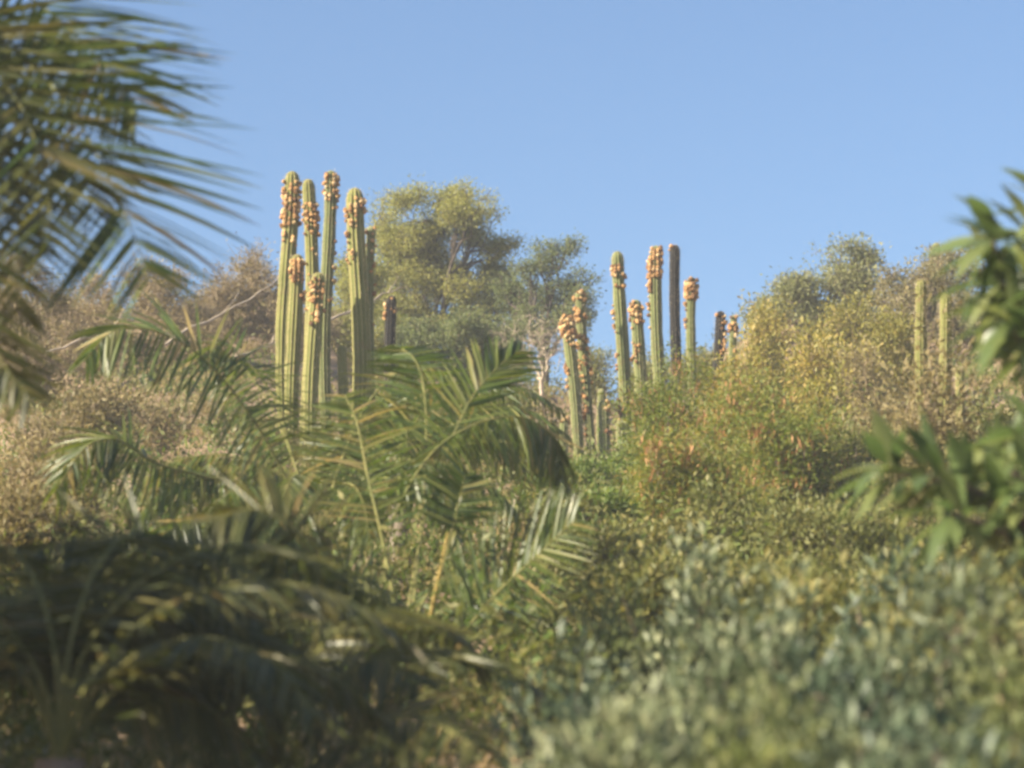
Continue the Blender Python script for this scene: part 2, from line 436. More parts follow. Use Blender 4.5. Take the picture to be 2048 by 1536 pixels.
def cactus(top, low, width, dist, label, group, fruit=(), ribs=11, mat='cactus', spines=True, dome=1.0, seed=0):
    """A ribbed column. top/low: pixels of the tip and of a lower point of its axis; width in pixels."""
    rs = np.random.default_rng(100 + seed)
    T = at(top[0], top[1], dist)
    Lw = at(low[0], low[1], dist)
    ax = (T - Lw) / (T[2] - Lw[2])
    zb = gz(Lw[0], dist)
    B = T + ax * (zb - T[2])
    zb = gz(B[0], dist) - 0.15
    B = T + ax * (zb - T[2])
    H = T[2] - B[2]
    R = width * mpp(dist) / 2
    root = empty('columnar_cactus', (B[0], B[1], B[2] + 0.15))
    tag(root, label, 'cactus', group)
    per = 4
    na = ribs * per
    nr = max(14, int(H / 0.22))
    s = np.concatenate([np.linspace(0, 1 - 1.6 * R * dome / H, nr), 1 - 1.6 * R * dome / H * np.array([0.86, 0.7, 0.5, 0.32, 0.17, 0.07, 0.0])])
    z = s * H
    prof = 0.80 + 0.20 * np.clip(s / 0.5, 0, 1) - 0.05 * np.clip((s - 0.75) / 0.25, 0, 1)
    x = 0.0
    for q in range(int(H / 0.9)):                            # faint yearly waists
        c = (q + 0.5 + rs.uniform(-0.25, 0.25)) * 0.9 / H
        prof *= 1 - rs.uniform(0.02, 0.14) * np.exp(-((s - c) * H / 0.16) ** 2)
    e = np.clip((H - z) / (1.6 * R * dome), 0, 1)
    prof *= np.sqrt(np.clip(1 - (1 - e) ** 2.2, 0, 1)) * 0.96 + 0.04
    a = np.arange(na) / na * 2 * math.pi
    wob = 0.16 * np.array([np.sin(z * 0.9 + rs.uniform(0, 6)), np.cos(z * 0.7 + rs.uniform(0, 6))]).T * R * 3
    pat = np.tile(np.array([1.0, 0.86, 0.73, 0.86]), ribs)
    twist = 0.05 * np.sin(z * 0.5 + rs.uniform(0, 6)) + rs.uniform(0, 6)
    rr = R * prof[:, None] * pat[None]
    A = a[None] + twist[:, None]
    axv = ax * 1.0
    cen = B[None] + axv[None] * z[:, None]
    V = np.stack([cen[:, 0:1] + wob[:, 0:1] + np.cos(A) * rr, cen[:, 1:2] + wob[:, 1:2] + np.sin(A) * rr, np.repeat(cen[:, 2:3], na, 1)], -1)
    n = len(z)
    i = (np.arange(n - 1)[:, None] * na + np.arange(na)[None])
    k = (np.arange(n - 1)[:, None] * na + (np.arange(na)[None] + 1) % na)
    f = np.stack([i, k, k + na, i + na], -1).reshape(-1, 4)
    g = Geo()
    g.add(V.reshape(-1, 3), f, 0.5)
    st = g.build('stem', M[mat], root, smooth=True)
    cr = np.tile(np.array([1.0, 0.25, 0.0, 0.25]), ribs)[None] * np.ones((n, 1))
    cr = np.maximum(cr, np.clip(1 - (H - z) / (0.9 * R), 0, 1)[:, None] * 0.9)
    c_at = st.data.attributes.new('crest', 'FLOAT', 'POINT')
    c_at.data.foreach_set('value', cr.astype(np.float32).ravel())
    if spines:
        ns = int(H / 0.055)
        zi = np.interp(np.arange(ns) * 0.055 + 0.05, z, np.arange(n))
        P, D, = [], []
        for r_ in range(ribs):
            col = V[:, r_ * per]
            lo = np.clip(zi.astype(int), 0, n - 2)
            t = (zi - lo)[:, None]
            p = col[lo] * (1 - t) + col[lo + 1] * t
            o_ = np.stack([np.cos(A[lo, r_ * per]), np.sin(A[lo, r_ * per]), np.zeros(ns)], 1)
            for q in range(2):
                P.append(p - o_ * 0.003 + rs.normal(0, 0.008, p.shape)); D.append(o_ + rs.normal(0, 0.6, p.shape))
        P = np.concatenate(P); D = np.concatenate(D)
        up = norm(P - cen.mean(0))
        gs = Geo()
        topw = np.clip(1 - (T[2] - P[:, 2]) / 0.6, 0, 1)
        gs.leaves(P, D, rs.normal(0, 1, P.shape), rs.uniform(0.02, 0.045, len(P)) * (1 + topw), 0.006, rs.random(len(P)))
        so = gs.build('spines', M['spine'], root)
        tag(so, kind='stuff')
    # fruit sit on the rib crests: (metres below tip from, to, count, facing angle, spread); angle 0 faces the camera, 90 faces right
    for (d0, d1, cnt, fa, sp) in fruit:
        for q in range(int(cnt * 1.4)):
            dd = rs.uniform(d0, d1)
            zz = H - dd
            ri = int(round(((math.radians(-90 + fa + rs.uniform(-sp, sp))) - np.interp(zz, z, twist)) / (2 * math.pi / ribs))) % ribs
            ph = ri * 2 * math.pi / ribs + np.interp(zz, z, twist)
            rad = np.interp(zz, z, R * prof)
            c = np.array([np.interp(zz, z, cen[:, k_] + (wob[:, k_] if k_ < 2 else 0)) for k_ in range(3)])
            size = 0.042 + 0.05 * rs.random() ** 1.3
            o_ = Vector((math.cos(ph), math.sin(ph), rs.uniform(0.05, 0.5))).normalized()
            pos = Vector(c) + Vector((math.cos(ph), math.sin(ph), 0)) * rad + o_ * size * 0.28
            fo = bpy.data.objects.new('fruit', FRUIT[rs.integers(4)])
            COL.objects.link(fo)
            fo.parent = root
            rot = o_.to_track_quat('Z', 'Y').to_matrix().to_4x4()
            fo.matrix_parent_inverse = Matrix.Identity(4)
            fo.matrix_local = Matrix.Translation(pos - Vector(root.location)) @ rot @ Matrix.Rotation(rs.uniform(0, 6), 4, 'Z') @ Matrix.Scale(size, 4)
    return root


GL = 'columnar cacti of the left stand'
GR = 'columnar cacti of the right stand'
GF = 'columnar cacti at the far right'
cactus((577, 343), (572, 880), 33, 58.6, 'tall ribbed cactus, leftmost of all, with rows of tan fruit near its top', GL,
       [(0.22, 1.10, 75, -5, 95), (1.1, 1.5, 6, 10, 90)], seed=1)
cactus((619, 357), (616, 880), 28, 59.6, 'slim tall cactus between the leftmost one and the dark shaded one', GL,
       [(0.45, 1.15, 30, 20, 80), (0.6, 0.8, 6, 60, 40), (1.15, 2.6, 9, 10, 60), (0.5, 0.9, 4, -60, 40)], seed=2)
cactus((656, 342), (654, 860), 27, 60.8, 'tall cactus whose right side is dark, with thin sunlit left edge', GL,
       [(0.08, 0.62, 36, 10, 100), (0.6, 2.6, 8, 80, 50)], mat='cactusgreen', seed=3)  # dark skin colour stands in for the neighbour's shadow
cactus((588, 508), (590, 880), 31, 57.4, 'shorter cactus in front of the leftmost pair with orange fruit below its tip', GL,
       [(0.12, 0.55, 32, 5, 60), (0.7, 0.9, 3, 50, 30)], seed=4)
cactus((632, 545), (628, 880), 32, 57.0, 'shortest front cactus of the left stand, fruit in two strings', GL,
       [(0.12, 0.62, 12, -35, 25), (0.12, 0.8, 11, 40, 25), (0.75, 1.05, 8, 5, 25)], seed=5)
cactus((719, 375), (714, 800), 38, 58.2, 'thickest cactus of the left stand, bright green trunk and fruit tufts near top', GL,
       [(0.22, 0.48, 9, 50, 35), (0.2, 0.8, 12, -20, 30), (0.8, 1.5, 8, -40, 40), (0.4, 0.7, 5, -70, 20)], seed=6)
cactus((745, 452), (740, 800), 19, 59.4, 'thin shaded cactus touching the thickest one on its right', GL,
       [(0.02, 0.2, 4, 0, 90), (0.3, 1.4, 12, 20, 90), (1.8, 2.4, 3, 0, 60)], ribs=10, mat='cactusgreen', seed=7)  # dark skin colour stands in for shade on this column
cactus((786, 590), (784, 800), 23, 66.0, 'short dark cactus standing alone right of the left stand', GL,
       [(0.2, 0.55, 7, -70, 30), (0.0, 0.4, 4, 0, 60)], ribs=11, mat='cactusdark', seed=8)
cactus((684, 690), (684, 830), 21, 57.2, 'stubby young cactus between the thick one and the dark one', GL, [], ribs=11, seed=9)

cactus((1134, 632), (1152, 905), 25, 60.5, 'cactus crowned by a dense ball of tan fruit, leftmost of right stand', GR,
       [(0.0, 0.42, 60, 0, 180), (0.15, 0.4, 12, -60, 30), (0.9, 1.5, 7, -80, 20), (0.4, 0.6, 5, 30, 50)], mat='cactusgreen', ribs=12, seed=10)
cactus((1164, 583), (1178, 900), 21, 61.0, 'slender cactus with fruit strung down both sides beside the fruit-crowned one', GR,
       [(0.02, 0.2, 12, 0, 120), (0.3, 0.62, 12, -50, 40), (0.45, 0.6, 3, 50, 20), (0.9, 2.9, 26, -45, 45), (0.9, 1.9, 10, 70, 30)], mat='cactusgreen', ribs=11, seed=11)
cactus((1241, 503), (1246, 880), 27, 61.5, 'tall clean-ribbed cactus with a collar of fruit below its bare tip', GR,
       [(0.30, 0.52, 18, -25, 50), (0.42, 0.55, 4, 60, 30), (0.66, 0.74, 7, 10, 70), (1.0, 3.2, 14, -85, 15)], mat='cactusgreen', seed=12)
cactus((1275, 598), (1277, 880), 26, 62.5, 'short cactus with fruit-covered head between two taller ones', GR,
       [(0.04, 0.5, 26, -10, 90), (0.5, 1.3, 10, -50, 50)], mat='cactusgreen', ribs=12, seed=13)
cactus((1317, 492), (1316, 880), 26, 63.5, 'tall cactus thickly clothed in pale fruit down its left side', GR,
       [(0.06, 0.7, 60, -10, 75), (0.3, 1.0, 22, -65, 30), (0.1, 0.6, 12, 50, 35), (1.0, 1.7, 6, -80, 20)], mat='cactusgreen', seed=14)
cactus((1355, 490), (1349, 880), 22, 64.5, 'nearly black bare cactus, the darkest of the right stand', GR,
       [(0.02, 0.12, 4, -60, 50)], mat='cactusdark', seed=15)
cactus((1387, 553), (1384, 880), 20, 65.0, 'cactus with stacked fruit on its head just right of the black one', GR,
       [(0.02, 0.5, 46, 0, 100), (0.1, 0.5, 10, -70, 30), (0.5, 1.1, 7, -85, 20)], mat='cactusgreen', ribs=11, seed=16)
cactus((1438, 622), (1436, 880), 21, 66.0, 'low dark cactus with fruit down its right edge', GR,
       [(0.15, 1.0, 20, 60, 25), (0.05, 0.3, 4, 0, 60)], mat='cactusdark', ribs=11, seed=17)
cactus((1466, 630), (1464, 880), 15, 66.5, 'thin low cactus at the right end of the right stand', GR,
       [(0.0, 0.5, 14, 0, 110), (0.5, 1.0, 5, 50, 50)], mat='cactusgreen', ribs=10, seed=18)
cactus((1204, 777), (1205, 900), 17, 61.8, 'small young cactus rising behind a slightly wider one at the stand foot', GR, [], mat='cactusgreen', ribs=10, seed=19)
cactus((1206, 800), (1204, 910), 23, 60.2, 'small plump cactus with fruit at its right shoulder', GR, [(0.0, 0.25, 5, 70, 40), (0.5, 0.7, 3, 60, 30)], mat='cactusgreen', ribs=11, seed=20)
cactus((1128, 838), (1130, 930), 19, 58.5, 'knee-high young cactus left of the fruit-crowned one', GR, [(0.0, 0.08, 4, 0, 120)], mat='cactusgreen', ribs=10, seed=21)
cactus((1243, 838), (1243, 940), 20, 58.8, 'knee-high young cactus in front of the clean-ribbed one', GR, [(0.0, 0.08, 3, 0, 120)], mat='cactusgreen', ribs=10, seed=22)
cactus((1115, 888), (1116, 940), 12, 57.6, 'smallest stub of a cactus at the left foot of right stand', GR, [], mat='cactusgreen', ribs=9, seed=23)
cactus((1872, 485), (1868, 800), 22, 78.0, 'tallest of the far right cacti, hazy, behind two pale ones', GF, [], mat='cactusgreen', ribs=11, seed=24)
cactus((1847, 560), (1847, 800), 25, 41.0, 'pale cactus, left one of the far right pair', GF, [], seed=25)
cactus((1886, 585), (1886, 800), 26, 40.6, 'pale cactus, right one of the far right pair near the glossy leaves', GF, [], seed=26)
cactus((1924, 735), (1924, 820), 19, 40.2, 'short stub cactus right of the far right pair', GF, [], ribs=10, seed=27)

# ------------------------------------------------------------------ trees
def jitter_path(p0, p1, n, amp, sag=0.0, rs=RNG):
    t = np.linspace(0, 1, n)[:, None]
    p = p0[None] * (1 - t) + p1[None] * t
    L = np.linalg.norm(p1 - p0)
    j = rs.normal(0, amp * L, (n, 3)); j[0] = 0; j[-1] = 0
    p = p + j
    p[:, 2] += sag * L * np.sin(t[:, 0] * math.pi)
    return p


def tree(name, label, base_px, dist, lobes, clumps, per, leaf, mat, bark='bark', trunk_r=0.12, fork=0.35, twig_mat=None,
         category='tree', group=None, spread=0.28, seed=0, hang=0.1, fill=0.8, trunks=1, twig_n=3, limb_to=None, wide=1.0):
    """lobes: (px, py, depth offset, half width px, half height px). Leaves stand on twigs, twigs on limbs, limbs on the trunk."""
    rs = np.random.default_rng(500 + seed)
    bx = at(base_px, 768, dist)[0]
    B = np.array([bx, dist, gz(bx, dist) - 0.1])
    root = empty(name, (B[0], B[1], B[2] + 0.1))
    tag(root, label, category, group)
    k = mpp(dist)
    C = [(at(l[0], l[1], dist + l[2]), np.array([l[3] * k, 0.5 * (l[3] + l[4]) * k * 0.9, l[4] * k])) for l in lobes]
    mean = np.mean([c for c, r in C], axis=0)
    fk = B + (mean - B) * fork
    fk[:2] += rs.normal(0, 0.12, 2)
    g = Geo()
    tr = jitter_path(B, fk, 7, 0.03, rs=rs)
    g.tube(tr, np.linspace(trunk_r * 1.35, trunk_r, 7), 8)
    g.build('trunk', M[bark], root, smooth=True)
    crown, tw = Geo(), Geo()
    weights = np.array([r[0] * r[2] for c, r in C]); weights /= weights.sum()
    for (c, r), w in zip(C, weights):
        limb = jitter_path(fk, c, 8, 0.035, 0.04, rs)
        gl = Geo()
        gl.tube(limb, np.linspace(trunk_r * 0.72, trunk_r * 0.16, 8), 6)
        nsub = 11
        subs = []
        for q in range(nsub):
            d = norm(rs.normal(0, 1, 3)); e = c + d * r * rs.uniform(0.4, 1.12)
            st = limb[rs.integers(3, 8)]
            sp_ = jitter_path(st, e, 6, 0.05, 0.03, rs)
            gl.tube(sp_, np.linspace(trunk_r * 0.28, trunk_r * 0.07, 6), 5)
            subs.append(sp_)
        gl.build('limb', M[bark], root, smooth=True)
        sp_all = np.concatenate([limb[3:]] + subs)
        n = max(6, int(clumps * w))
        ends = np.array([x_[-1] for x_ in subs] + [limb[-1]])
        d = norm(rs.normal(0, 1, (n, 3)))
        P = ends[rs.integers(0, len(ends), n)] + d * r * (rs.random(n) ** 0.6)[:, None] * 0.36 * rs.uniform(0.6, 1.4, (n, 1))
        P[:, 2] = np.maximum(P[:, 2], ground(P[:, 0], P[:, 1]) + 0.15)
        for p in P:
            s0 = sp_all[np.argmin(((sp_all - p) ** 2).sum(1))]
            tp = jitter_path(s0, p, 4, 0.06, 0.05, rs)
            tw.tube(tp, np.linspace(trunk_r * 0.075, trunk_r * 0.03, 4) + 0.003, 3, rnd=rs.random())
            for q in range(twig_n):
                e = p + norm(rs.normal(0, 1, 3) + norm(p - c) * 0.8) * spread * rs.uniform(0.5, 1.1)
                tw.tube(np.array([p, (p + e) / 2 + rs.normal(0, 0.02, 3), e]), [0.006, 0.004, 0.003], 3, rnd=rs.random())
        if per > 0:
            m = len(P) * per
            pc = np.repeat(P, per, 0)
            o = np.clip(rs.normal(0, 1, (m, 3)), -1.7, 1.7) * spread * np.array([1, 1, 0.75]) * 0.5 * np.repeat(rs.uniform(0.6, 1.35, len(P)), per)[:, None]
            pos = pc + o
            dr = norm(o) * 0.6 + rs.normal(0, 0.6, (m, 3)); dr[:, 2] -= hang
            crn = np.clip(np.repeat(rs.normal(0.5, 0.16, len(P)), per) + rs.normal(0, 0.17, m), 0, 1)
            crown.leaves(pos, dr, rs.normal(0, 1, (m, 3)) + np.array([0, 0, 0.8]), leaf * rs.uniform(0.6, 1.4, m), leaf * 0.42 * wide * rs.uniform(0.7, 1.3, m), crn)
    cr = crown.build('crown', M[mat], root) if per > 0 else None
    if cr: tag(cr, kind='stuff')
    t = tw.build('twigs', M[twig_mat or bark], cr or root)
    tag(t, kind='stuff')
    return root


GT = 'trees along the ridge'
tree('mesquite_tree', 'large feathery grey-green tree filling the ridge right of the left cacti', 880, 86,
     [(720, 560, 1, 50, 60), (800, 520, 1, 75, 75), (860, 440, 0, 90, 68), (935, 420, -1, 58, 48), (960, 480, 0, 60, 55), (890, 540, 1, 110, 90), (800, 620, 0, 90, 70),
      (930, 620, 0, 85, 80), (765, 430, 2, 22, 60), (990, 560, 1, 42, 50)],
     1250, 60, 0.09, 'mesquite', trunk_r=0.11, bark='darkbark', group=GT, spread=0.36, seed=1)
tree('mesquite_tree', 'sparser tree with dark crooked limbs right of the largest ridge tree', 1090, 84,
     [(1110, 510, 0, 55, 40), (1020, 620, 2, 50, 60), (1060, 545, 0, 32, 38), (1150, 570, 0, 45, 45), (1090, 600, 1, 65, 50), (1150, 640, 0, 50, 45), (1060, 640, 0, 40, 40), (1030, 590, 1, 35, 45)],
     420, 44, 0.09, 'greytree', bark='darkbark', trunk_r=0.11, group=GT, spread=0.30, seed=2)
tree('bare_tree', 'small pale nearly leafless tree in front of the ridge trees', 1083, 74,
     [(1040, 690, 0, 40, 40), (1085, 660, 0, 35, 38), (1120, 680, 0, 35, 40), (1060, 720, 0, 40, 30)],
     80, 7, 0.08, 'greytree', bark='palebark', trunk_r=0.05, group=GT, fork=0.5, spread=0.4, seed=3, twig_n=4)
tree('mesquite_tree', 'low rounded tree filling the gap below the largest ridge tree', 930, 76,
     [(900, 690, 0, 90, 55), (990, 680, 0, 60, 55), (830, 690, 0, 60, 50), (950, 740, 0, 90, 40)],
     320, 70, 0.095, 'greytree', trunk_r=0.10, group=GT, spread=0.3, seed=4)
tree('mesquite_tree', 'dull green tree low behind the thick left cactus', 730, 80,
     [(720, 560, 0, 50, 60), (690, 640, 0, 60, 60), (760, 690, -3, 70, 60)],
     220, 70, 0.095, 'mesquite', trunk_r=0.09, group=GT, spread=0.32, seed=5)
GB = 'dry leafless trees on the left slope'
tree('dry_tree', 'tangle of bare brown branches just left of the left cacti', 470, 74,
     [(520, 560, 0, 60, 85), (450, 580, 0, 70, 80), (390, 630, 0, 70, 60), (500, 660, 0, 80, 60), (600, 640, 2, 90, 70)],
     520, 14, 0.08, 'brown', bark='twig', trunk_r=0.09, group=GB, fork=0.2, spread=0.45, seed=6, twig_n=9)
tree('dry_tree', 'brown leafless scrub tree behind the large palm frond', 300, 70,
     [(330, 640, 0, 80, 70), (240, 660, 0, 80, 80), (160, 640, 0, 80, 80), (390, 690, 0, 80, 60), (280, 580, 0, 80, 60)],
     520, 16, 0.08, 'brown', bark='twig', trunk_r=0.09, group=GB, fork=0.2, spread=0.45, seed=7, twig_n=9)
tree('dry_tree', 'brown scrub tree at the left edge half hidden by palm leaflets', 60, 66,
     [(60, 640, 0, 90, 90), (20, 560, 0, 70, 70), (130, 720, 0, 90, 70), (30, 740, 0, 90, 80)],
     480, 18, 0.08, 'tanleaf', bark='twig', trunk_r=0.09, group=GB, fork=0.2, spread=0.45, seed=8, twig_n=9)
GRT = 'pale green trees on the right slope'
tree('scrub_tree', 'pale speckled tree on the right skyline', 1640, 78,
     [(1680, 540, 0, 70, 48), (1590, 590, 0, 70, 42), (1640, 620, 0, 90, 50), (1740, 600, 0, 60, 60), (1530, 630, 0, 45, 35), (1720, 510, 0, 35, 28)],
     420, 46, 0.10, 'palegreen', trunk_r=0.11, group=GRT, spread=0.34, seed=9)
tree('scrub_tree', 'hazy brownish tree on the right skyline next to the far cacti', 1800, 74,
     [(1800, 600, 0, 70, 70), (1865, 570, 0, 55, 60), (1900, 540, 0, 60, 60), (1750, 660, 0, 80, 60), (1850, 650, 0, 70, 70), (1940, 640, 0, 80, 70), (2020, 620, 0, 70, 90)],
     460, 44, 0.10, 'paletan', trunk_r=0.11, group=GRT, spread=0.36, seed=10, twig_mat='twig')

# a big unseen tree, added left of the view, keeps the lower left corner in shade
tree('added_shade_tree', 'unseen leafy tree added left of the view as a shade caster', -1500, 16,
     [(-1750, 600, -2, 700, 620), (-1600, 480, 0, 600, 560), (-2000, 700, -4, 700, 620), (-1500, 380, 1, 600, 520), (-1000, 540, 6, 760, 640),
      (-760, 620, 10, 640, 600), (-1300, 800, 3, 700, 600)],
     720, 44, 0.24, 'olive', trunk_r=0.2, spread=0.5, seed=40, fork=0.3)

# ------------------------------------------------------------------ shrubs
def shrub(px, py_top, dist, rpx, kind, label, group, seed, name='shrub', dens=1.0):
    rs = np.random.default_rng(900 + seed)
    x = at(px, 768, dist)[0]
    zb = gz(x, dist)
    H = max(0.5, at(px, py_top, dist)[2] - zb)
    R = rpx * mpp(dist)
    spec = {
        'fine': dict(leaf=0.085, wide=0.40, n=9000, up=0.25, mat='olive', bark='bark'),
        'green': dict(leaf=0.09, wide=0.42, n=8000, up=0.25, mat='green', bark='bark'),
        'yellow': dict(leaf=0.10, wide=0.45, n=5200, up=0.2, mat='yellowgreen', bark='twig'),
        'dry': dict(leaf=0.08, wide=0.30, n=2400, up=0.3, mat='brown', bark='twig'),
        'tan': dict(leaf=0.09, wide=0.40, n=4600, up=0.25, mat='tanleaf', bark='twig'),
        'broad': dict(leaf=0.085, wide=0.34, n=6000, up=0.75, mat='greybush', bark='bark'),
        'broadgreen': dict(leaf=0.10, wide=0.30, n=4600, up=0.55, mat='bluegreen', bark='bark'),
        'broadolive': dict(leaf=0.07, wide=0.40, n=6400, up=0.6, mat='greytree', bark='twig'),
        'pod': dict(leaf=0.075, wide=0.30, n=17000, up=-0.15, mat='podleaf', bark='bark'),
    }[kind]
    root = empty(name, (x, dist, zb))
    tag(root, label, 'shrub', group)
    base = np.array([x, dist, zb - 0.05])
    nst = 12 if not kind.startswith('broad') else 20
    stems, tw = Geo(), Geo()
    tips, tdirs = [], []
    for q in range(nst):
        az = rs.uniform(0, 2 * math.pi); rad = math.sqrt(rs.random()) * R * 0.85
        hh = H * (1 - 0.45 * (rad / R) ** 2) * (rs.uniform(0.4, 1.0) if kind.startswith('broad') else rs.uniform(0.68, 0.97))
        e = base + np.array([math.cos(az) * rad, math.sin(az) * rad, hh])
        p = jitter_path(base + rs.normal(0, 0.08, 3) * np.array([1, 1, 0]), e, 7, 0.025, 0, rs)
        bow = np.linspace(0, 1, 7)[:, None] ** 2
        p[:, :2] = base[None, :2] + (p[:, :2] - base[None, :2]) * (0.45 + 0.55 * bow)
        stems.tube(p, np.linspace(0.028, 0.008, 7) * (0.7 + 0.3 * H / 2), 5)
        nb = 9 if kind not in ('dry', 'tan') else 26
        for k in range(nb):
            s0 = p[rs.integers(2, 7)]
            d = norm(rs.normal(0, 1, 3) + np.array([0, 0, 0.55]))
            e2 = s0 + d * np.array([R, R, H * 0.6]) * rs.uniform(0.18, 0.46)
            e2[2] = max(e2[2], gz(e2[0], e2[1]) + 0.08)
            tp = jitter_path(s0, e2, 4, 0.06, 0.03, rs)
            tw.tube(tp, [0.008, 0.006, 0.004, 0.003], 3)
            tips += [tp[3], tp[2], (tp[3] + tp[2]) / 2]
            tdirs += [d] * 3
    stems.build('stems', M[spec['bark']], root, smooth=True)
    tips = np.array(tips); tdirs = np.array(tdirs)
    n = int(spec['n'] * dens)
    i = rs.integers(0, len(tips), n)
    sp = min(0.28, 0.13 + 0.05 * H) * (0.5 if kind.startswith('broad') else 0.78)
    o = np.clip(rs.normal(0, 1, (n, 3)), -1.8, 1.8) * sp * np.array([1, 1, 0.8])
    pos = tips[i] + o
    pos[:, 2] = np.maximum(pos[:, 2], ground(pos[:, 0], pos[:, 1]) + 0.03)
    d = norm(o) * 0.5 + rs.normal(0, 0.5, (n, 3)) + tdirs[i] * 0.3
    d[:, 2] += spec['up']
    cv = rs.normal(0.5, 0.15, len(tips)) if not kind.startswith('broad') else rs.normal(0.45, 0.3, len(tips))
    rnd = np.clip(cv[i] + rs.normal(0, 0.18, n), 0, 1)
    g = Geo()
    L = spec['leaf'] * rs.uniform(0.6, 1.4, n)
    g.leaves(pos, d, rs.normal(0, 0.7, (n, 3)) + np.array([-0.2, -0.2, 0.7]), L, L * spec['wide'], rnd, fold=0.18 if kind.startswith('broad') else 0)
    fo = g.build('foliage', M[spec['mat']], root); tag(fo, kind='stuff')
    tag(tw.build('twigs', M[spec['bark']], fo), kind='stuff')
    if kind == 'pod':
        np_ = 900
        gp = Geo()
        i = rs.integers(0, len(tips), 300)
        i = np.repeat(i, 3)[:np_]
        pos = tips[i] + rs.normal(0, 0.06, (len(i), 3))
        dd = rs.normal(0, 0.22, (len(i), 3)); dd[:, 2] = -1
        gp.leaves(pos, dd, rs.normal(0, 1, (len(i), 3)), rs.uniform(0.13, 0.24, len(i)), rs.uniform(0.020, 0.032, len(i)), rs.random(len(i)), fold=0.15)
        tag(gp.build('seed_pods', M['pod'], root), kind='stuff')
    return root


GS = 'dark bushes in the lower left'
for k, (px, py, D, r, kind, lab) in enumerate([
    (180, 1110, 31, 150, 'fine', 'dim olive bush above the bottom left corner palm'),
    (400, 1130, 31, 140, 'fine', 'dim olive bush behind the dark lower left palm'),
    (580, 1180, 29, 120, 'fine', 'dim olive bush between the dark palm and the central palm'),
    (20, 1180, 28, 140, 'fine', 'dim olive bush cut by the left edge, lower half'),
]):
    shrub(px, py, D, r, kind, lab, GS, 200 + k)

GP = 'feathery shrubs hung with seed pods'
shrub(1345, 690, 47, 105, 'pod', 'feathery shrub with hanging rust pods in front of the black cactus', GP, 1)
shrub(1490, 735, 45, 135, 'pod', 'feathery shrub with rust pods below the low dark cactus', GP, 2)
shrub(1590, 790, 43, 110, 'pod', 'drooping feathery shrub, rightmost of the pod-bearing ones', GP, 3)
shrub(1390, 850, 41, 130, 'pod', 'lower feathery pod-bearing shrub in front of the other two', GP, 4)
GY = 'yellow-green shrubs on the right slope'
for k, (px, py, D, r, kind, lab) in enumerate([
    (1185, 705, 82, 60, 'fine', 'olive bush on the skyline dip right of the sparser ridge tree'),
    (1290, 715, 80, 70, 'fine', 'olive bush on the skyline behind the right cactus stand'),
    (1400, 705, 78, 70, 'fine', 'olive bush on the skyline behind the fruit-stacked cactus'),
    (1865, 660, 38, 75, 'tan', 'tan bush rising in front of the far right pair'),
    (1490, 690, 62, 60, 'yellow', 'yellow-green bush behind the thin low cactus at the stand end'),
    (1570, 660, 66, 75, 'yellow', 'bright yellow-green bush under the pale speckled skyline tree'),
    (1660, 650, 64, 80, 'yellow', 'broad yellow-green bush midway between cactus stand and far right cacti'),
    (1530, 610, 74, 60, 'yellow', 'small yellow-green bush on the skyline left of the pale speckled tree'),
    (1700, 600, 72, 80, 'yellow', 'yellow-green bush on the skyline under the pale speckled tree, right side'),
    (1790, 640, 66, 80, 'yellow', 'yellow-green bush left of the far right cacti'),
    (1745, 690, 62, 80, 'tan', 'dull tan bush left of the far right cacti'),
    (1640, 760, 56, 85, 'yellow', 'golden bush right above the rightmost pod shrub'),
    (1760, 780, 55, 90, 'tan', 'tan bush on bare slope below the far right cacti, left side'),
    (1870, 800, 50, 95, 'tan', 'tan bush at the foot of the far right cacti'),
    (1990, 790, 50, 95, 'fine', 'olive bush under the upper spray of glossy leaves'),
    (1700, 870, 46, 100, 'fine', 'olive bush left of the lower spray of glossy leaves'),
    (1830, 880, 44, 100, 'tan', 'dry olive bush behind the lower spray of glossy leaves'),
    (1980, 890, 42, 110, 'fine', 'olive bush at right edge between the two leaf sprays'),
]):
    shrub(px, py, D, r, kind, lab, GY, 20 + k)
GC = 'green bushes at the foot of the right cacti'
for k, (px, py, D, r, kind, lab) in enumerate([
    (1100, 960, 50, 70, 'green', 'bright green bush below the smallest cactus stub'),
    (1190, 925, 53, 65, 'green', 'bright green bush at the foot of the plump small cactus'),
    (1270, 890, 54, 60, 'green', 'green bush at the foot of the clean-ribbed tall cactus'),
    (1130, 1010, 45, 75, 'fine', 'olive bush right of the arching palm frond tip'),
    (1240, 980, 45, 85, 'green', 'fresh green bush below the right cacti, in front'),
    (1010, 800, 66, 60, 'fine', 'olive bush under the small pale leafless tree'),
    (1080, 850, 62, 60, 'tan', 'tan bush behind the arching palm frond, left of the cacti'),
    (940, 800, 64, 80, 'green', 'green bush behind the upright palm spears'),
    (840, 760, 62, 80, 'green', 'green bush right of the thick left cactus'),
    (770, 780, 60, 60, 'green', 'green bush at the foot of the thin shaded cactus'),
    (660, 890, 54, 60, 'fine', 'olive bush at the foot of the shortest front cactus'),
    (530, 860, 55, 70, 'tan', 'tan bush at the foot of the leftmost cactus'),
]):
    shrub(px, py, D, r, kind, lab, GC, 40 + k)
GD = 'dry bushes on the left slope'
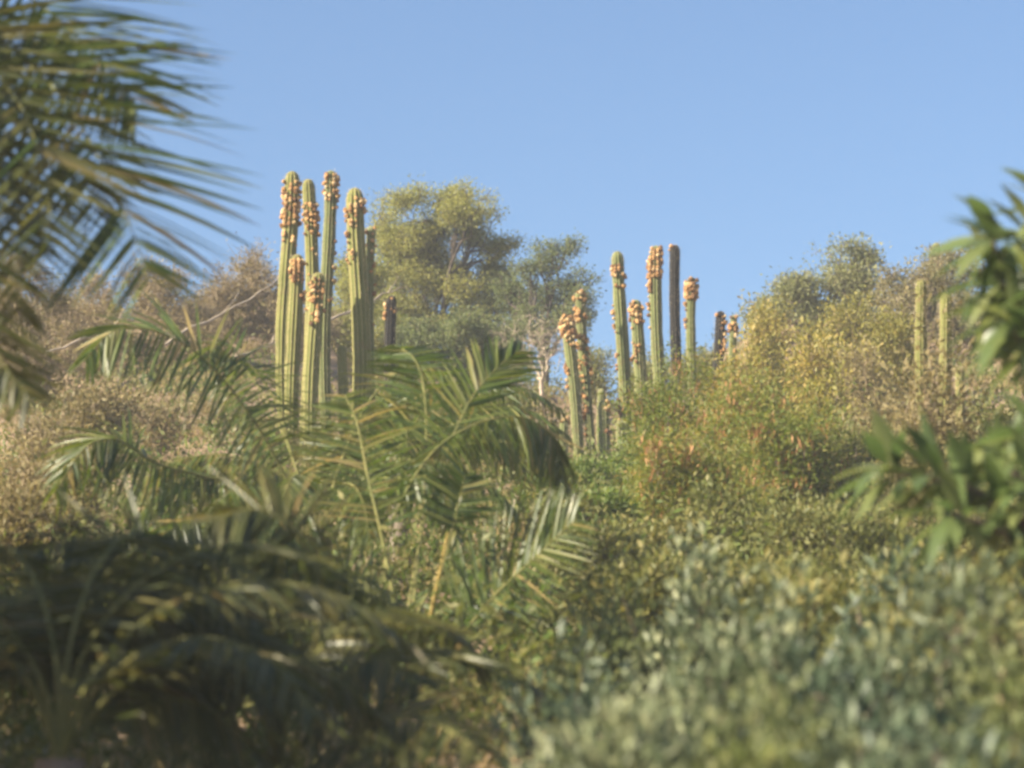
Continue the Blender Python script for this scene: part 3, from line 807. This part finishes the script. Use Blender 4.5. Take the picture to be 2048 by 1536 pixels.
for k, (px, py, D, r, kind, lab) in enumerate([
    (430, 720, 60, 85, 'dry', 'brown dry bush left of the leftmost cactus'),
    (320, 760, 56, 95, 'dry', 'brown dry bush behind the leaning palm frond'),
    (200, 750, 54, 95, 'tan', 'tan dry bush below the long drooping frond'),
    (80, 770, 52, 100, 'dry', 'brown dry bush near the left edge, highest of three'),
    (150, 860, 45, 115, 'tan', 'tan bush left of the arched frond'),
    (30, 880, 42, 110, 'dry', 'brown bush cut by the left edge'),
    (90, 960, 36, 130, 'tan', 'dull tan bush below the left-edge brown bush'),
]):
    shrub(px, py, D, r, kind, lab, GD, 60 + k)
GM = 'olive bushes in the middle ground'
for k, (px, py, D, r, kind, lab) in enumerate([
    (1180, 1060, 36, 120, 'fine', 'olive bush right beside the tall palm blade'),
    (1330, 1040, 38, 130, 'fine', 'olive bush below the lower pod shrub'),
    (1480, 990, 38, 130, 'fine', 'olive bush below the middle pod shrub'),
    (1620, 1000, 37, 130, 'fine', 'olive bush below the rightmost pod shrub'),
    (1760, 1030, 34, 140, 'fine', 'olive bush just left of and below the lower leaf spray'),
    (1950, 1050, 31, 150, 'fine', 'dark olive bush under the lower leaf spray at right'),
    (1290, 1130, 29, 130, 'fine', 'grey-olive bush above the pale bushes, left end'),
    (1440, 1110, 30, 140, 'fine', 'grey-olive bush above the pale bushes, middle'),
    (1610, 1110, 29, 140, 'fine', 'grey-olive bush above the pale bushes, right of middle'),
    (1790, 1120, 28, 150, 'fine', 'grey-olive bush above the pale bushes, right end'),
]):
    shrub(px, py, D, r, kind, lab, GM, 80 + k)
GI = 'grey-green bushes between the pale row and the olive ones'
for k, (px, py, D, r, lab) in enumerate([
    (1220, 1180, 22, 140, 'grey-green bush just right of the palm blade foot'),
    (1400, 1165, 21, 140, 'grey-green bush behind the pale sunlit bush'),
    (1580, 1150, 21, 140, 'grey-green bush behind the palest bush'),
    (1750, 1140, 20, 140, 'grey-green bush behind the pale row, right of middle'),
    (1930, 1120, 19.5, 150, 'grey-green bush below the lower leaf spray'),
]):
    shrub(px, py, D, r, ('broadolive', 'broad', 'fine', 'broadgreen', 'fine')[k], lab, GI, 230 + k, dens=1.3)
GW = 'leafy bushes in the foreground'
for k, (px, py, D, r, kind, lab) in enumerate([
    (1170, 1320, 17, 150, 'broadgreen', 'blue-green leafy bush at the lower right of the palm blade'),
    (1350, 1290, 15, 150, 'broad', 'pale sunlit leafy bush right of the dark hollow'),
    (1510, 1220, 15.5, 140, 'broad', 'palest leafy bush, upright leaves, centre of the pale row'),
    (1670, 1250, 15, 150, 'broadgreen', 'blue-green leafy bush right of the palest one'),
    (1850, 1210, 15, 160, 'broad', 'pale leafy bush under the dark olive bush at right'),
    (2030, 1270, 14.5, 150, 'broadolive', 'leafy bush cut by the right edge'),
    (1250, 1420, 13, 170, 'broad', 'leafy bush at bottom edge, left of three'),
    (1540, 1390, 12.5, 190, 'broadolive', 'leafy bush at bottom edge, middle of three'),
    (1850, 1400, 12.2, 210, 'broadgreen', 'leafy bush at bottom edge, right corner'),
]):
    shrub(px, py, D, r, kind, lab, GW, 100 + k, dens=1.25)

# ------------------------------------------------------------------ palms
def leaflet_template(droop, curl):
    t = np.array([0, 0.12, 0.35, 0.6, 0.82, 1.0])
    w = np.array([0.5, 0.95, 1.0, 0.8, 0.45, 0.04]) * 0.5
    V = []
    for a, b in zip(t, w):
        z = -droop * a ** 2.0
        V += [(a * (1 - 0.25 * droop * a), -b, z + 0.016 * b), (a * (1 - 0.25 * droop * a), 0, z), (a * (1 - 0.25 * droop * a), b, z + 0.016 * b)]
    F = []
    for k in range(5):
        F += [(3 * k, 3 * k + 3, 3 * k + 4, 3 * k + 1), (3 * k + 1, 3 * k + 4, 3 * k + 5, 3 * k + 2)]
    return np.array(V, float), np.array(F)


TEMPL = [leaflet_template(d, 0) for d in (0.06, 0.16, 0.28, 0.42)]
LEAFLET_MESH = {}


def leaflet_mesh(k, mat, tone):
    key = (k, mat, tone)
    if key not in LEAFLET_MESH:
        g = Geo()
        g.add(TEMPL[k][0], TEMPL[k][1], (tone + 0.5) / 4)
        LEAFLET_MESH[key] = g.mesh('leaflet', M[mat], True)
    return LEAFLET_MESH[key]


def frond(palm, pts, leaf_len, n=44, start=0.22, width=0.040, mat='palm', single=False, droop=1, lean=0.55, seed=0, r0=0.016, lift=0.25, vshape=0.0, face=(0, 0, 1), sag=0.12):
    """pts: rachis control points in world space, from the crown outwards."""
    rs = np.random.default_rng(2000 + seed)
    path = spline(pts, 40)
    g = Geo()
    g.tube(path, np.linspace(r0, 0.004, 40), 6)
    ro = g.build('frond', M['rachis'], palm, smooth=True)
    T = norm(np.gradient(path, axis=0))
    joined = Geo()
    for side in (-1, 1):
        for q in range(n):
            u = start + (1 - start) * (q + 0.5 + rs.uniform(-0.25, 0.25)) / n
            f = u * 39
            i = min(int(f), 38)
            p = path[i] * (1 - (f - i)) + path[i + 1] * (f - i)
            t = T[i]
            up = np.array(face, float)
            s = np.cross(t, up)
            if np.linalg.norm(s) < 0.2:
                s = np.array([1.0, 0.2, 0])
            s = norm(s)
            nn = np.cross(s, t)
            v = (u - start) / (1 - start)
            fwd = lean * (0.55 + 0.9 * v)
            L = leaf_len * (0.62 + 0.5 * math.sin(math.pi * min(1, v * 0.9 + 0.18))) * (1 - 0.35 * max(0, v - 0.75) / 0.25) * rs.uniform(0.88, 1.08)
            d = norm(side * s * 1.0 + t * fwd + nn * (lift * (1 - v) + vshape) + np.array([0, 0, -sag]) + rs.normal(0, 0.07, 3))
            hz = nn * 0.35 + np.array([0, 0, 0.9])
            zz = norm(hz - d * np.dot(hz, d))
            yy = np.cross(zz, d)
            roll = rs.normal(0, 0.6)
            yy, zz = yy * math.cos(roll) + zz * math.sin(roll), zz * math.cos(roll) - yy * math.sin(roll)
            kt = int(np.clip(droop + rs.integers(-1, 2), 0, 3))
            wv = width * rs.uniform(0.8, 1.15)
            tone = int(rs.choice([0, 1, 1, 2, 2, 1, 0, 2, 2, 3], 1)[0])
            if single:
                o = bpy.data.objects.new('leaflet', leaflet_mesh(kt, mat, tone))
                COL.objects.link(o)
                o.parent = ro
                m = Matrix(((d[0] * L, yy[0] * wv, zz[0] * L, p[0]), (d[1] * L, yy[1] * wv, zz[1] * L, p[1]), (d[2] * L, yy[2] * wv, zz[2] * L, p[2]), (0, 0, 0, 1)))
                o.matrix_parent_inverse = Matrix.Identity(4)
                o.matrix_basis = m
                if False: pass
            else:
                V, F = TEMPL[kt]
                W = p + V[:, 0:1] * d * L + V[:, 1:2] * yy * wv + V[:, 2:3] * zz * L
                joined.add(W, F, (tone + rs.random()) / 4)
    if not single:
        tag(joined.build('leaflets', M[mat], ro, smooth=True), kind='stuff')
    return ro


def palm(label, crown, base, group, trunk_r=0.12):
    root = empty('feather_palm', base)
    tag(root, label, 'palm', group)
    if crown[2] - base[2] > 0.6:
        g = Geo()
        n = 40
        pts = jitter_path(np.array(base) - np.array([0, 0, 0.1]), np.array(crown), n, 0.0)
        rad = trunk_r * (1 + 0.35 * np.exp(-np.linspace(0, 8, n))) * (1 + 0.05 * (np.arange(n) % 2))
        g.tube(pts, rad, 14)
        g.build('trunk', M['palmtrunk'], root, smooth=True)
    else:
        g = Geo()
        for q in range(9):
            a = q * 2.4
            p0 = np.array(base) + np.array([math.cos(a) * 0.10, math.sin(a) * 0.10, -0.05])
            g.tube(np.array([p0, p0 + np.array([math.cos(a) * 0.03, math.sin(a) * 0.03, 0.25])]), [0.05, 0.035], 6)
        g.build('crown_base', M['palmtrunk'], root)
    return root


def frond_px(pl, crown, pix, leaf_len, **kw):
    pts = [np.array(crown)] + [at(*p) for p in pix]
    kw.setdefault('face', (0.1, -0.75, 0.55))
    return frond(pl, pts, leaf_len, **kw)


def wild_frond(pl, crown, az, length, elev, leaf_len, seed, **kw):
    """A frond that rises from the crown and arches over, az measured from +X."""
    a = math.radians(az)
    h = np.array([math.cos(a), math.sin(a), 0])
    e = math.radians(elev)
    pts = [np.array(crown)]
    p = np.array(crown, float)
    for k in range(5):
        ee = e - k * math.radians(26)
        p = p + (h * math.cos(ee) + np.array([0, 0, math.sin(ee)])) * length / 5
        pts.append(p.copy())
    kw.setdefault('sag', 0.75)
    return frond(pl, pts, leaf_len, seed=seed, **kw)


GPM = 'feather palms'
# palm at upper left, its trunk just outside the frame
cA = at(-190, -40, 21.5)
bA = (cA[0] - 0.1, 21.5, gz(cA[0], 21.5))
A = palm('tall palm whose long fronds hang in from the upper left corner', cA, bA, GPM, 0.16)
frond_px(A, cA, [(-90, -20, 21.3), (20, 95, 21.0), (120, 190, 20.7), (200, 320, 20.5), (255, 440, 20.4), (300, 560, 20.3)], 1.08, n=48, single=True, seed=1, lean=0.55, start=0.2, droop=0, width=0.042)
frond_px(A, cA, [(-100, -70, 21.6), (20, -30, 21.4), (130, 50, 21.2), (210, 130, 21.0), (280, 215, 20.9)], 1.0, n=40, single=True, seed=2, lean=0.8, start=0.2, droop=0, width=0.042)
frond_px(A, cA, [(-110, 0, 21.0), (-30, 110, 20.7), (50, 230, 20.4), (95, 380, 20.2), (100, 520, 20.1)], 0.84, n=44, single=True, seed=3, lean=0.55, start=0.2, mat='palmdark', width=0.042, droop=0)
frond_px(A, cA, [(-150, 120, 21.2), (-110, 320, 20.9), (-80, 520, 20.7), (-40, 660, 20.6), (20, 780, 20.5)], 0.66, n=34, seed=4, mat='palmdark', lean=0.7, start=0.25, width=0.034)
frond_px(A, cA, [(-120, -100, 22.2), (-20, -140, 22.6), (80, -130, 22.9), (180, -70, 23.1)], 0.66, n=30, seed=5, lean=0.7, width=0.034)
frond_px(A, cA, [(-100, 60, 20.8), (-60, 220, 20.4), (-40, 420, 20.1), (-60, 560, 20.0)], 0.62, n=32, seed=6, mat='palmdark', lean=0.6, width=0.034)
frond_px(A, cA, [(-110, -20, 21.8), (0, 60, 21.9), (90, 170, 21.9), (150, 300, 21.9), (190, 430, 21.9)], 0.8, n=44, seed=7, mat='palmdark', lean=0.6, droop=1, width=0.05)
frond_px(A, cA, [(-130, 40, 21.4), (-60, 180, 21.3), (-10, 330, 21.2), (20, 480, 21.1), (40, 620, 21.0)], 0.7, n=44, seed=8, mat='palmdark', lean=0.6, droop=1, width=0.05)
frond_px(A, cA, [(-170, 160, 21.0), (-120, 380, 20.8), (-70, 560, 20.6), (-10, 700, 20.5), (60, 800, 20.4)], 0.7, n=46, seed=9, mat='palmdark', lean=0.7, droop=1, width=0.036, sag=0.3)
for k, az in enumerate((95, 140, 180, 215, 250, 290)):
    wild_frond(A, cA, az, 3.2, 48 if k % 2 else 20, 0.7, 20 + k, n=30, mat='palm')

# young palm left of centre
cB = at(640, 1075, 34); bx = (cB[0], 34, gz(cB[0], 34)); cB[2] = max(cB[2], bx[2] + 0.3)
B_ = palm('young palm below the left cacti with fronds leaning and arching left', cB, bx, GPM, 0.13)
frond_px(B_, cB, [(570, 985, 33.8), (430, 958, 33.4), (310, 925, 33.0), (235, 880, 32.8), (170, 895, 32.6), (110, 985, 32.5)], 0.75, n=62, single=True, seed=30, width=0.03, droop=2, lean=0.5, r0=0.024, start=0.3, sag=0.8)
frond_px(B_, cB, [(575, 960, 33.8), (500, 830, 33.4), (410, 720, 33.0), (320, 665, 32.7), (230, 660, 32.5), (170, 720, 32.4)], 0.78, n=46, single=True, seed=31, droop=1, lean=0.6, sag=0.8)
frond_px(B_, cB, [(590, 930, 34.2), (550, 800, 34.3), (490, 720, 34.3), (440, 690, 34.2), (390, 720, 34.0)], 0.62, n=45, seed=32, width=0.03, droop=1, sag=0.8)
frond_px(B_, cB, [(590, 930, 34.6), (540, 810, 35.0), (480, 730, 35.4), (430, 700, 35.8)], 0.55, n=39, seed=33, sag=0.8)
frond_px(B_, cB, [(680, 930, 34.2), (740, 800, 34.5), (820, 735, 34.7), (900, 750, 34.8), (950, 810, 34.8)], 0.62, n=45, seed=34, droop=2, sag=0.8)
frond_px(B_, cB, [(600, 1040, 33.2), (480, 1030, 32.4), (360, 1050, 31.8), (260, 1120, 31.4)], 0.7, n=41, seed=35, droop=2, sag=0.8)
frond_px(B_, cB, [(700, 1010, 33.5), (800, 960, 33.0), (880, 960, 32.8), (950, 1020, 32.6)], 0.55, n=39, seed=36, droop=2, sag=0.8)
frond_px(B_, cB, [(680, 980, 34.5), (720, 880, 34.8), (760, 820, 35.2), (810, 810, 35.5)], 0.55, n=39, seed=37, droop=1, sag=0.8)

# palm in the centre
cC = at(815, 1400, 30); bx = (cC[0], 30, gz(cC[0], 30)); cC[2] = max(cC[2], bx[2] + 0.25)
C_ = palm('young central palm with an arching dark frond and a broad upright blade', cC, bx, GPM, 0.12)
frond_px(C_, cC, [(770, 1150, 30.4), (800, 1010, 30.7), (870, 900, 31.0), (960, 845, 31.3), (1050, 835, 31.5), (1105, 880, 31.6), (1125, 960, 31.7)], 0.74, n=74, single=True, seed=40, droop=3, lean=0.5, start=0.36, width=0.03, sag=1.1)
frond_px(C_, cC, [(900, 1290, 29.6), (990, 1190, 29.3), (1070, 1115, 29.0), (1150, 1040, 28.8)], 0.78, n=70, single=True, seed=41, droop=0, lean=0.75, start=0.2, r0=0.02, width=0.03)
frond_px(C_, cC, [(800, 1250, 30.2), (765, 1080, 30.4), (735, 950, 30.8), (715, 850, 31.2), (690, 790, 31.6)], 0.66, n=60, seed=42, droop=1, r0=0.024, start=0.42, width=0.03)
frond_px(C_, cC, [(850, 1310, 29.4), (875, 1180, 29.2), (905, 1060, 29.1), (930, 950, 29.0)], 0.45, n=25, seed=43, start=0.75, r0=0.018, droop=0)
frond_px(C_, cC, [(760, 1250, 29.6), (680, 1150, 29.2), (600, 1110, 28.8), (510, 1150, 28.4)], 0.66, n=45, seed=44, droop=2)
frond_px(C_, cC, [(900, 1380, 29.2), (1000, 1330, 28.6), (1090, 1330, 28.1), (1160, 1400, 27.7)], 0.62, n=42, seed=45, droop=2)
frond_px(C_, cC, [(820, 1200, 30.6), (860, 1000, 31.2), (930, 820, 31.8), (990, 740, 32.2), (1040, 700, 32.5)], 0.60, n=42, seed=46, start=0.5, lean=1.3, droop=0)
frond_px(C_, cC, [(740, 1330, 29.4), (660, 1260, 29.0), (600, 1260, 28.6), (540, 1330, 28.3)], 0.6, n=41, seed=47, droop=2)
frond_px(C_, cC, [(830, 1180, 30.8), (850, 960, 31.6), (850, 800, 32.4), (830, 720, 33.2), (790, 690, 34)], 0.60, n=42, seed=48, start=0.5, droop=1)
frond_px(C_, cC, [(880, 1340, 29.8), (980, 1240, 30.0), (1090, 1190, 30.2), (1190, 1230, 30.4)], 0.55, n=41, seed=49, droop=2, mat='palm')

g = Geo(); g.tube(spline([cC, at(846, 1340, 28.4), at(860, 1240, 27.6), at(880, 1140, 27.1), at(896, 1065, 26.8)], 24), np.linspace(0.022, 0.008, 24), 7)
tag(g.build('bare_stalk', M['yellowstalk'], C_, smooth=True), 'bright yellow leafless frond stalk')

# second palm behind, its fronds fill the slope between the cactus stands
cE = at(800, 980, 42); bx = (cE[0], 42, gz(cE[0], 42)); cE[2] = max(cE[2], bx[2] + 0.3)
E_ = palm('palm behind the central one, spiky fronds between the two cactus stands', cE, bx, GPM, 0.14)
for k, (az, el, ln) in enumerate([(10, 70, 3.0), (40, 60, 2.8), (85, 84, 3.0), (330, 60, 2.7), (275, 60, 2.2), (300, 72, 2.8), (350, 45, 3.0), (60, 85, 3.2), (20, 80, 3.2)]):
    wild_frond(E_, cE, az, ln, el, 0.6, 60 + k, n=56, width=0.028, droop=1, mat='palm')

# dark palm at bottom left
cD = at(560, 1560, 19); bx = (cD[0], 19, gz(cD[0], 19)); cD[2] = max(cD[2], bx[2] + 0.2)
D_ = palm('dark shaded palm filling the lower left corner', cD, bx, GPM, 0.13)
frond_px(D_, cD, [(580, 1400, 19.0), (640, 1250, 18.9), (610, 1090, 18.8), (520, 1020, 18.7), (420, 1040, 18.6)], 0.55, n=63, width=0.024, seed=80, droop=1, mat='palmdark', start=0.45, r0=0.02, sag=0.5)
frond_px(D_, cD, [(520, 1380, 18.7), (430, 1220, 18.5), (310, 1110, 18.2), (180, 1070, 18.1), (50, 1110, 17.9)], 0.61, n=69, width=0.024, single=True, seed=81, droop=1, mat='palmdark', sag=0.5)
frond_px(D_, cD, [(480, 1460, 18.5), (360, 1340, 18.1), (230, 1280, 17.8), (90, 1300, 17.5), (-20, 1380, 17.3)], 0.58, n=69, width=0.024, single=True, seed=82, droop=1, mat='palmdark', sag=0.5)
frond_px(D_, cD, [(540, 1420, 18.4), (500, 1290, 17.9), (430, 1210, 17.6), (340, 1190, 17.4), (250, 1240, 17.2)], 0.55, n=63, width=0.024, seed=83, droop=1, mat='palmdark', sag=0.5)
frond_px(D_, cD, [(620, 1460, 18.5), (690, 1350, 18.2), (760, 1320, 18.0), (840, 1370, 17.8)], 0.51, n=59, width=0.024, seed=84, droop=1, mat='palmdark', sag=0.5)
frond_px(D_, cD, [(500, 1500, 18.1), (420, 1420, 17.6), (330, 1400, 17.3), (240, 1450, 16.9)], 0.51, n=59, width=0.024, seed=85, droop=1, mat='palmdark', sag=0.5)
frond_px(D_, cD, [(640, 1520, 18.1), (740, 1450, 17.6), (850, 1440, 17.3), (960, 1500, 16.9)], 0.51, n=59, width=0.024, seed=86, droop=1, mat='palmdark', sag=0.5)

# palm cut by the lower left corner
cF = at(120, 1520, 17); bx = (cF[0], 17, gz(cF[0], 17)); cF[2] = max(cF[2], bx[2] + 0.2)
F_ = palm('dim palm cut off by the bottom left corner', cF, bx, GPM, 0.13)
for k, (az, el, ln) in enumerate([(0, 70, 2.4), (35, 78, 2.7), (75, 82, 2.8), (120, 80, 2.7), (160, 72, 2.5), (200, 66, 2.2), (330, 58, 2.0), (55, 62, 2.6), (100, 66, 2.6), (20, 52, 2.4)]):
    wild_frond(F_, cF, az, ln, el, 0.5, 95 + k, n=55, width=0.024, droop=1, mat='palmdark', sag=0.45)
# more fronds low on the young palms
for k, (az, el, ln) in enumerate([(200, 50, 2.6), (230, 42, 2.4), (260, 50, 2.2), (290, 45, 2.2), (320, 48, 2.4), (0, 60, 2.6), (190, 62, 2.6)]):
    wild_frond(B_, cB, az, ln, el, 0.6, 120 + k, n=57, width=0.028, droop=2)
for k, (az, el, ln) in enumerate([(240, 60, 2.0), (200, 60, 2.4), (150, 65, 2.6), (60, 65, 2.4), (20, 55, 2.2)]):
    wild_frond(C_, cC, az, ln, el, 0.55, 140 + k, n=55, width=0.028, droop=2)
for k, (az, el, ln) in enumerate([(170, 74, 2.8), (140, 80, 3.0), (100, 78, 2.8), (50, 78, 2.4), (15, 66, 2.2), (195, 60, 2.6), (215, 70, 2.4)]):
    wild_frond(D_, cD, az, ln, el, 0.48, 160 + k, n=57, width=0.028, droop=1, mat='palmdark', sag=0.45)

# ------------------------------------------------------------------ broad-leaved tree at the right edge
def big_leaf_mesh(droop):
    t = np.linspace(0, 1, 9)
    w = np.array([0.06, 0.30, 0.66, 0.92, 1.0, 0.92, 0.68, 0.34, 0.03]) * 0.5
    V, F = [], []
    for a, b in zip(t, w):
        z = -droop * a * a
        V += [(a, -b, z + 0.06 * b), (a, 0, z), (a, b, z + 0.06 * b)]
    for k in range(8):
        F += [(3 * k, 3 * k + 3, 3 * k + 4, 3 * k + 1), (3 * k + 1, 3 * k + 4, 3 * k + 5, 3 * k + 2)]
    return np.array(V, float), np.array(F)


def big_tree():
    rs = np.random.default_rng(77)
    D0 = 17.8
    x = at(2210, 768, D0)[0]
    B = np.array([x, D0, gz(x, D0) - 0.1])
    root = empty('broadleaf_tree', (B[0], B[1], B[2] + 0.1))
    tag(root, 'tree with large glossy oblong leaves reaching in from the right edge', 'tree')
    fk = B + np.array([0.0, 0, 1.6])
    g = Geo(); g.tube(jitter_path(B, fk, 6, 0.02, rs=rs), np.linspace(0.13, 0.10, 6), 10); g.build('trunk', M['bark'], root, smooth=True)
    meshes = []
    for dr in (0.1, 0.25, 0.42):
        for tone in (0.2, 0.5, 0.8):
            gg = Geo(); V, F = big_leaf_mesh(dr); gg.add(V, F, tone); meshes.append(gg.mesh('leaf', M['bigleaf'], True))
    tips = [(1985, 480, 17.3), (2000, 560, 17.4), (2020, 650, 17.2), (2050, 470, 17.7), (2070, 580, 17.2), (2030, 600, 17.8), (2065, 690, 17.3), (2100, 420, 17.7), (2110, 640, 17.8),
            (1770, 935, 17.5), (1850, 945, 17.3), (1920, 960, 17.5), (1990, 930, 17.8), (2050, 960, 17.2), (1900, 1030, 17.1), (1990, 1020, 17.3), (2060, 860, 17.5), (2070, 1060, 17.3)]
    for k, tpx in enumerate(tips):
        e = at(*tpx)
        gl = Geo()
        mid = fk + (e - fk) * 0.55 + np.array([0.1, 0, 0.05])
        pth = spline(np.array([fk, mid, e]), 10) + np.vstack([np.zeros(3), rs.normal(0, 0.015, (8, 3)), np.zeros(3)])
        gl.tube(pth, np.linspace(0.035, 0.012, 10), 6)
        gl.build('branch', M['bark'], root, smooth=True)
        ax = norm(pth[-1] - pth[-3])
        if k < 9: ax = norm(ax * 0.25 + np.array([-0.95, -0.15, 0.0]))
        nl = 15
        for q in range(nl):
            a = q * 2.4
            s1 = norm(np.cross(ax, [0.1, 0.2, 1])); s2 = np.cross(ax, s1)
            out = s1 * math.cos(a) + s2 * math.sin(a)
            d = norm(out * rs.uniform(0.7, 1.2) + ax * (0.3 + 0.9 * q / nl) + np.array([0, 0, -0.15]) + rs.normal(0, 0.12, 3))
            p = e - ax * (1 - q / nl) * 0.12
            L = rs.uniform(0.34, 0.46)
            zz = np.array([0, 0, 1.0]) + rs.normal(0, 0.25, 3); zz = norm(zz - d * np.dot(zz, d)); yy = np.cross(zz, d)
            W = L * rs.uniform(0.20, 0.26)
            o = bpy.data.objects.new('leaf', meshes[rs.integers(9)])
            COL.objects.link(o); o.parent = root
            o.matrix_basis = Matrix(((d[0] * L, yy[0] * W, zz[0] * L, p[0] - root.location.x), (d[1] * L, yy[1] * W, zz[1] * L, p[1] - root.location.y),
                                     (d[2] * L, yy[2] * W, zz[2] * L, p[2] - root.location.z), (0, 0, 0, 1)))


big_tree()

# ------------------------------------------------------------------ ground cover nobody could count
def cover(name, label, category, mat, clumps, per, leaf, wide, hgt, sp, yr, up, seed):
    rs = np.random.default_rng(3000 + seed)
    y = rs.uniform(yr[0] ** 1.0, yr[1], clumps)
    x = rs.uniform(-1, 1, clumps) * (y * 0.19 + 1.0)
    h = rs.gamma(3.0, hgt / 3.0, clumps)
    m = clumps * per
    X = np.repeat(x, per) + rs.normal(0, sp, m)
    Y = np.repeat(y, per) + rs.normal(0, sp, m)
    Z = ground(X, Y) + rs.random(m) ** 0.8 * np.repeat(h, per)
    d = rs.normal(0, 0.6, (m, 3)); d[:, 2] += up
    c = np.clip(np.repeat(rs.normal(0.5, 0.2, clumps), per) + rs.normal(0, 0.15, m), 0, 1)
    g = Geo()
    L = leaf * rs.uniform(0.6, 1.5, m)
    g.leaves(np.stack([X, Y, Z], 1), d, rs.normal(0, 1, (m, 3)) + np.array([0, 0, 0.6]), L, L * wide, c)
    o = g.build(name, M[mat])
    tag(o, label, category, None, 'stuff')


cover('low_brush', 'low olive brush covering the slope between the bushes', 'brush', 'olive', 2600, 60, 0.10, 0.38, 0.55, 0.28, (17, 92), 0.3, 1)
cover('green_undergrowth', 'low green undergrowth on the slope', 'undergrowth', 'green', 900, 60, 0.10, 0.38, 0.5, 0.25, (24, 70), 0.3, 2)
cover('dry_grass', 'dry straw-coloured grass between the bushes', 'grass', 'straw', 1800, 30, 0.30, 0.035, 0.12, 0.12, (17, 95), 1.3, 3)

# ------------------------------------------------------------------ long pale dead branches lying through the left scrub
for k, (p0, p1, lab) in enumerate([
    ((330, 690, 66), (548, 568, 68), 'long pale dead branch slanting up to the leftmost cactus'),
    ((90, 706, 60), (238, 650, 61), 'bright bare branch at far left under the palm fronds'),
    ((470, 715, 64), (560, 680, 65), 'short pale dead branch beside the foot of the leftmost cactus'),
    ((660, 640, 70), (800, 575, 72), 'pale dead branch behind the thick left cactus'),
]):
    a_, b_ = at(*p0), at(*p1)
    g_ = gz(a_[0], a_[1])
    root = empty('dead_branch', tuple(a_))
    tag(root, lab, 'branch', 'dead branches in the left scrub')
    g = Geo(); g.tube(jitter_path(a_, b_, 9, 0.012), np.linspace(0.03, 0.012, 9), 6, cap=True); g.build('stem', M['palebark'], root, smooth=True)
    for q in range(5):
        t = random.uniform(0.3, 0.95)
        p = a_ * (1 - t) + b_ * t
        e = p + (b_ - a_) * 0.16 + np.array([0, random.uniform(-.2, .2), random.uniform(-0.25, 0.35)])
        g = Geo(); g.tube(jitter_path(p, e, 5, 0.03), np.linspace(0.011, 0.004, 5), 5); g.build('twig', M['palebark'], root, smooth=True)

# ------------------------------------------------------------------ thin haze volume added to stand in for lens veil
hm = bpy.data.materials.new('veil_haze'); hm.use_nodes = True
for n_ in list(hm.node_tree.nodes):
    if n_.type == 'BSDF_PRINCIPLED': hm.node_tree.nodes.remove(n_)
pv = hm.node_tree.nodes.new('ShaderNodeVolumePrincipled')
pv.inputs['Color'].default_value = (0.86, 0.90, 0.95, 1)
pv.inputs['Density'].default_value = 0.0009
hm.node_tree.links.new(pv.outputs[0], hm.node_tree.nodes['Material Output'].inputs['Volume'])
xx, y0, y1, z0, z1 = 6100, -410, 9100, -14, 26
V = [(sx, sy, sz) for sz in (z0, z1) for sy in (y0, y1) for sx in (-xx, xx)]
me = bpy.data.meshes.new('haze'); me.from_pydata(V, [], [(0, 2, 3, 1), (4, 5, 7, 6), (0, 1, 5, 4), (2, 6, 7, 3), (0, 4, 6, 2), (1, 3, 7, 5)]); me.materials.append(hm)
hz_ob = bpy.data.objects.new('haze', me); COL.objects.link(hz_ob)
tag(hz_ob, 'thin pale haze added over the whole slope as a lens veil', 'haze', None, 'stuff')
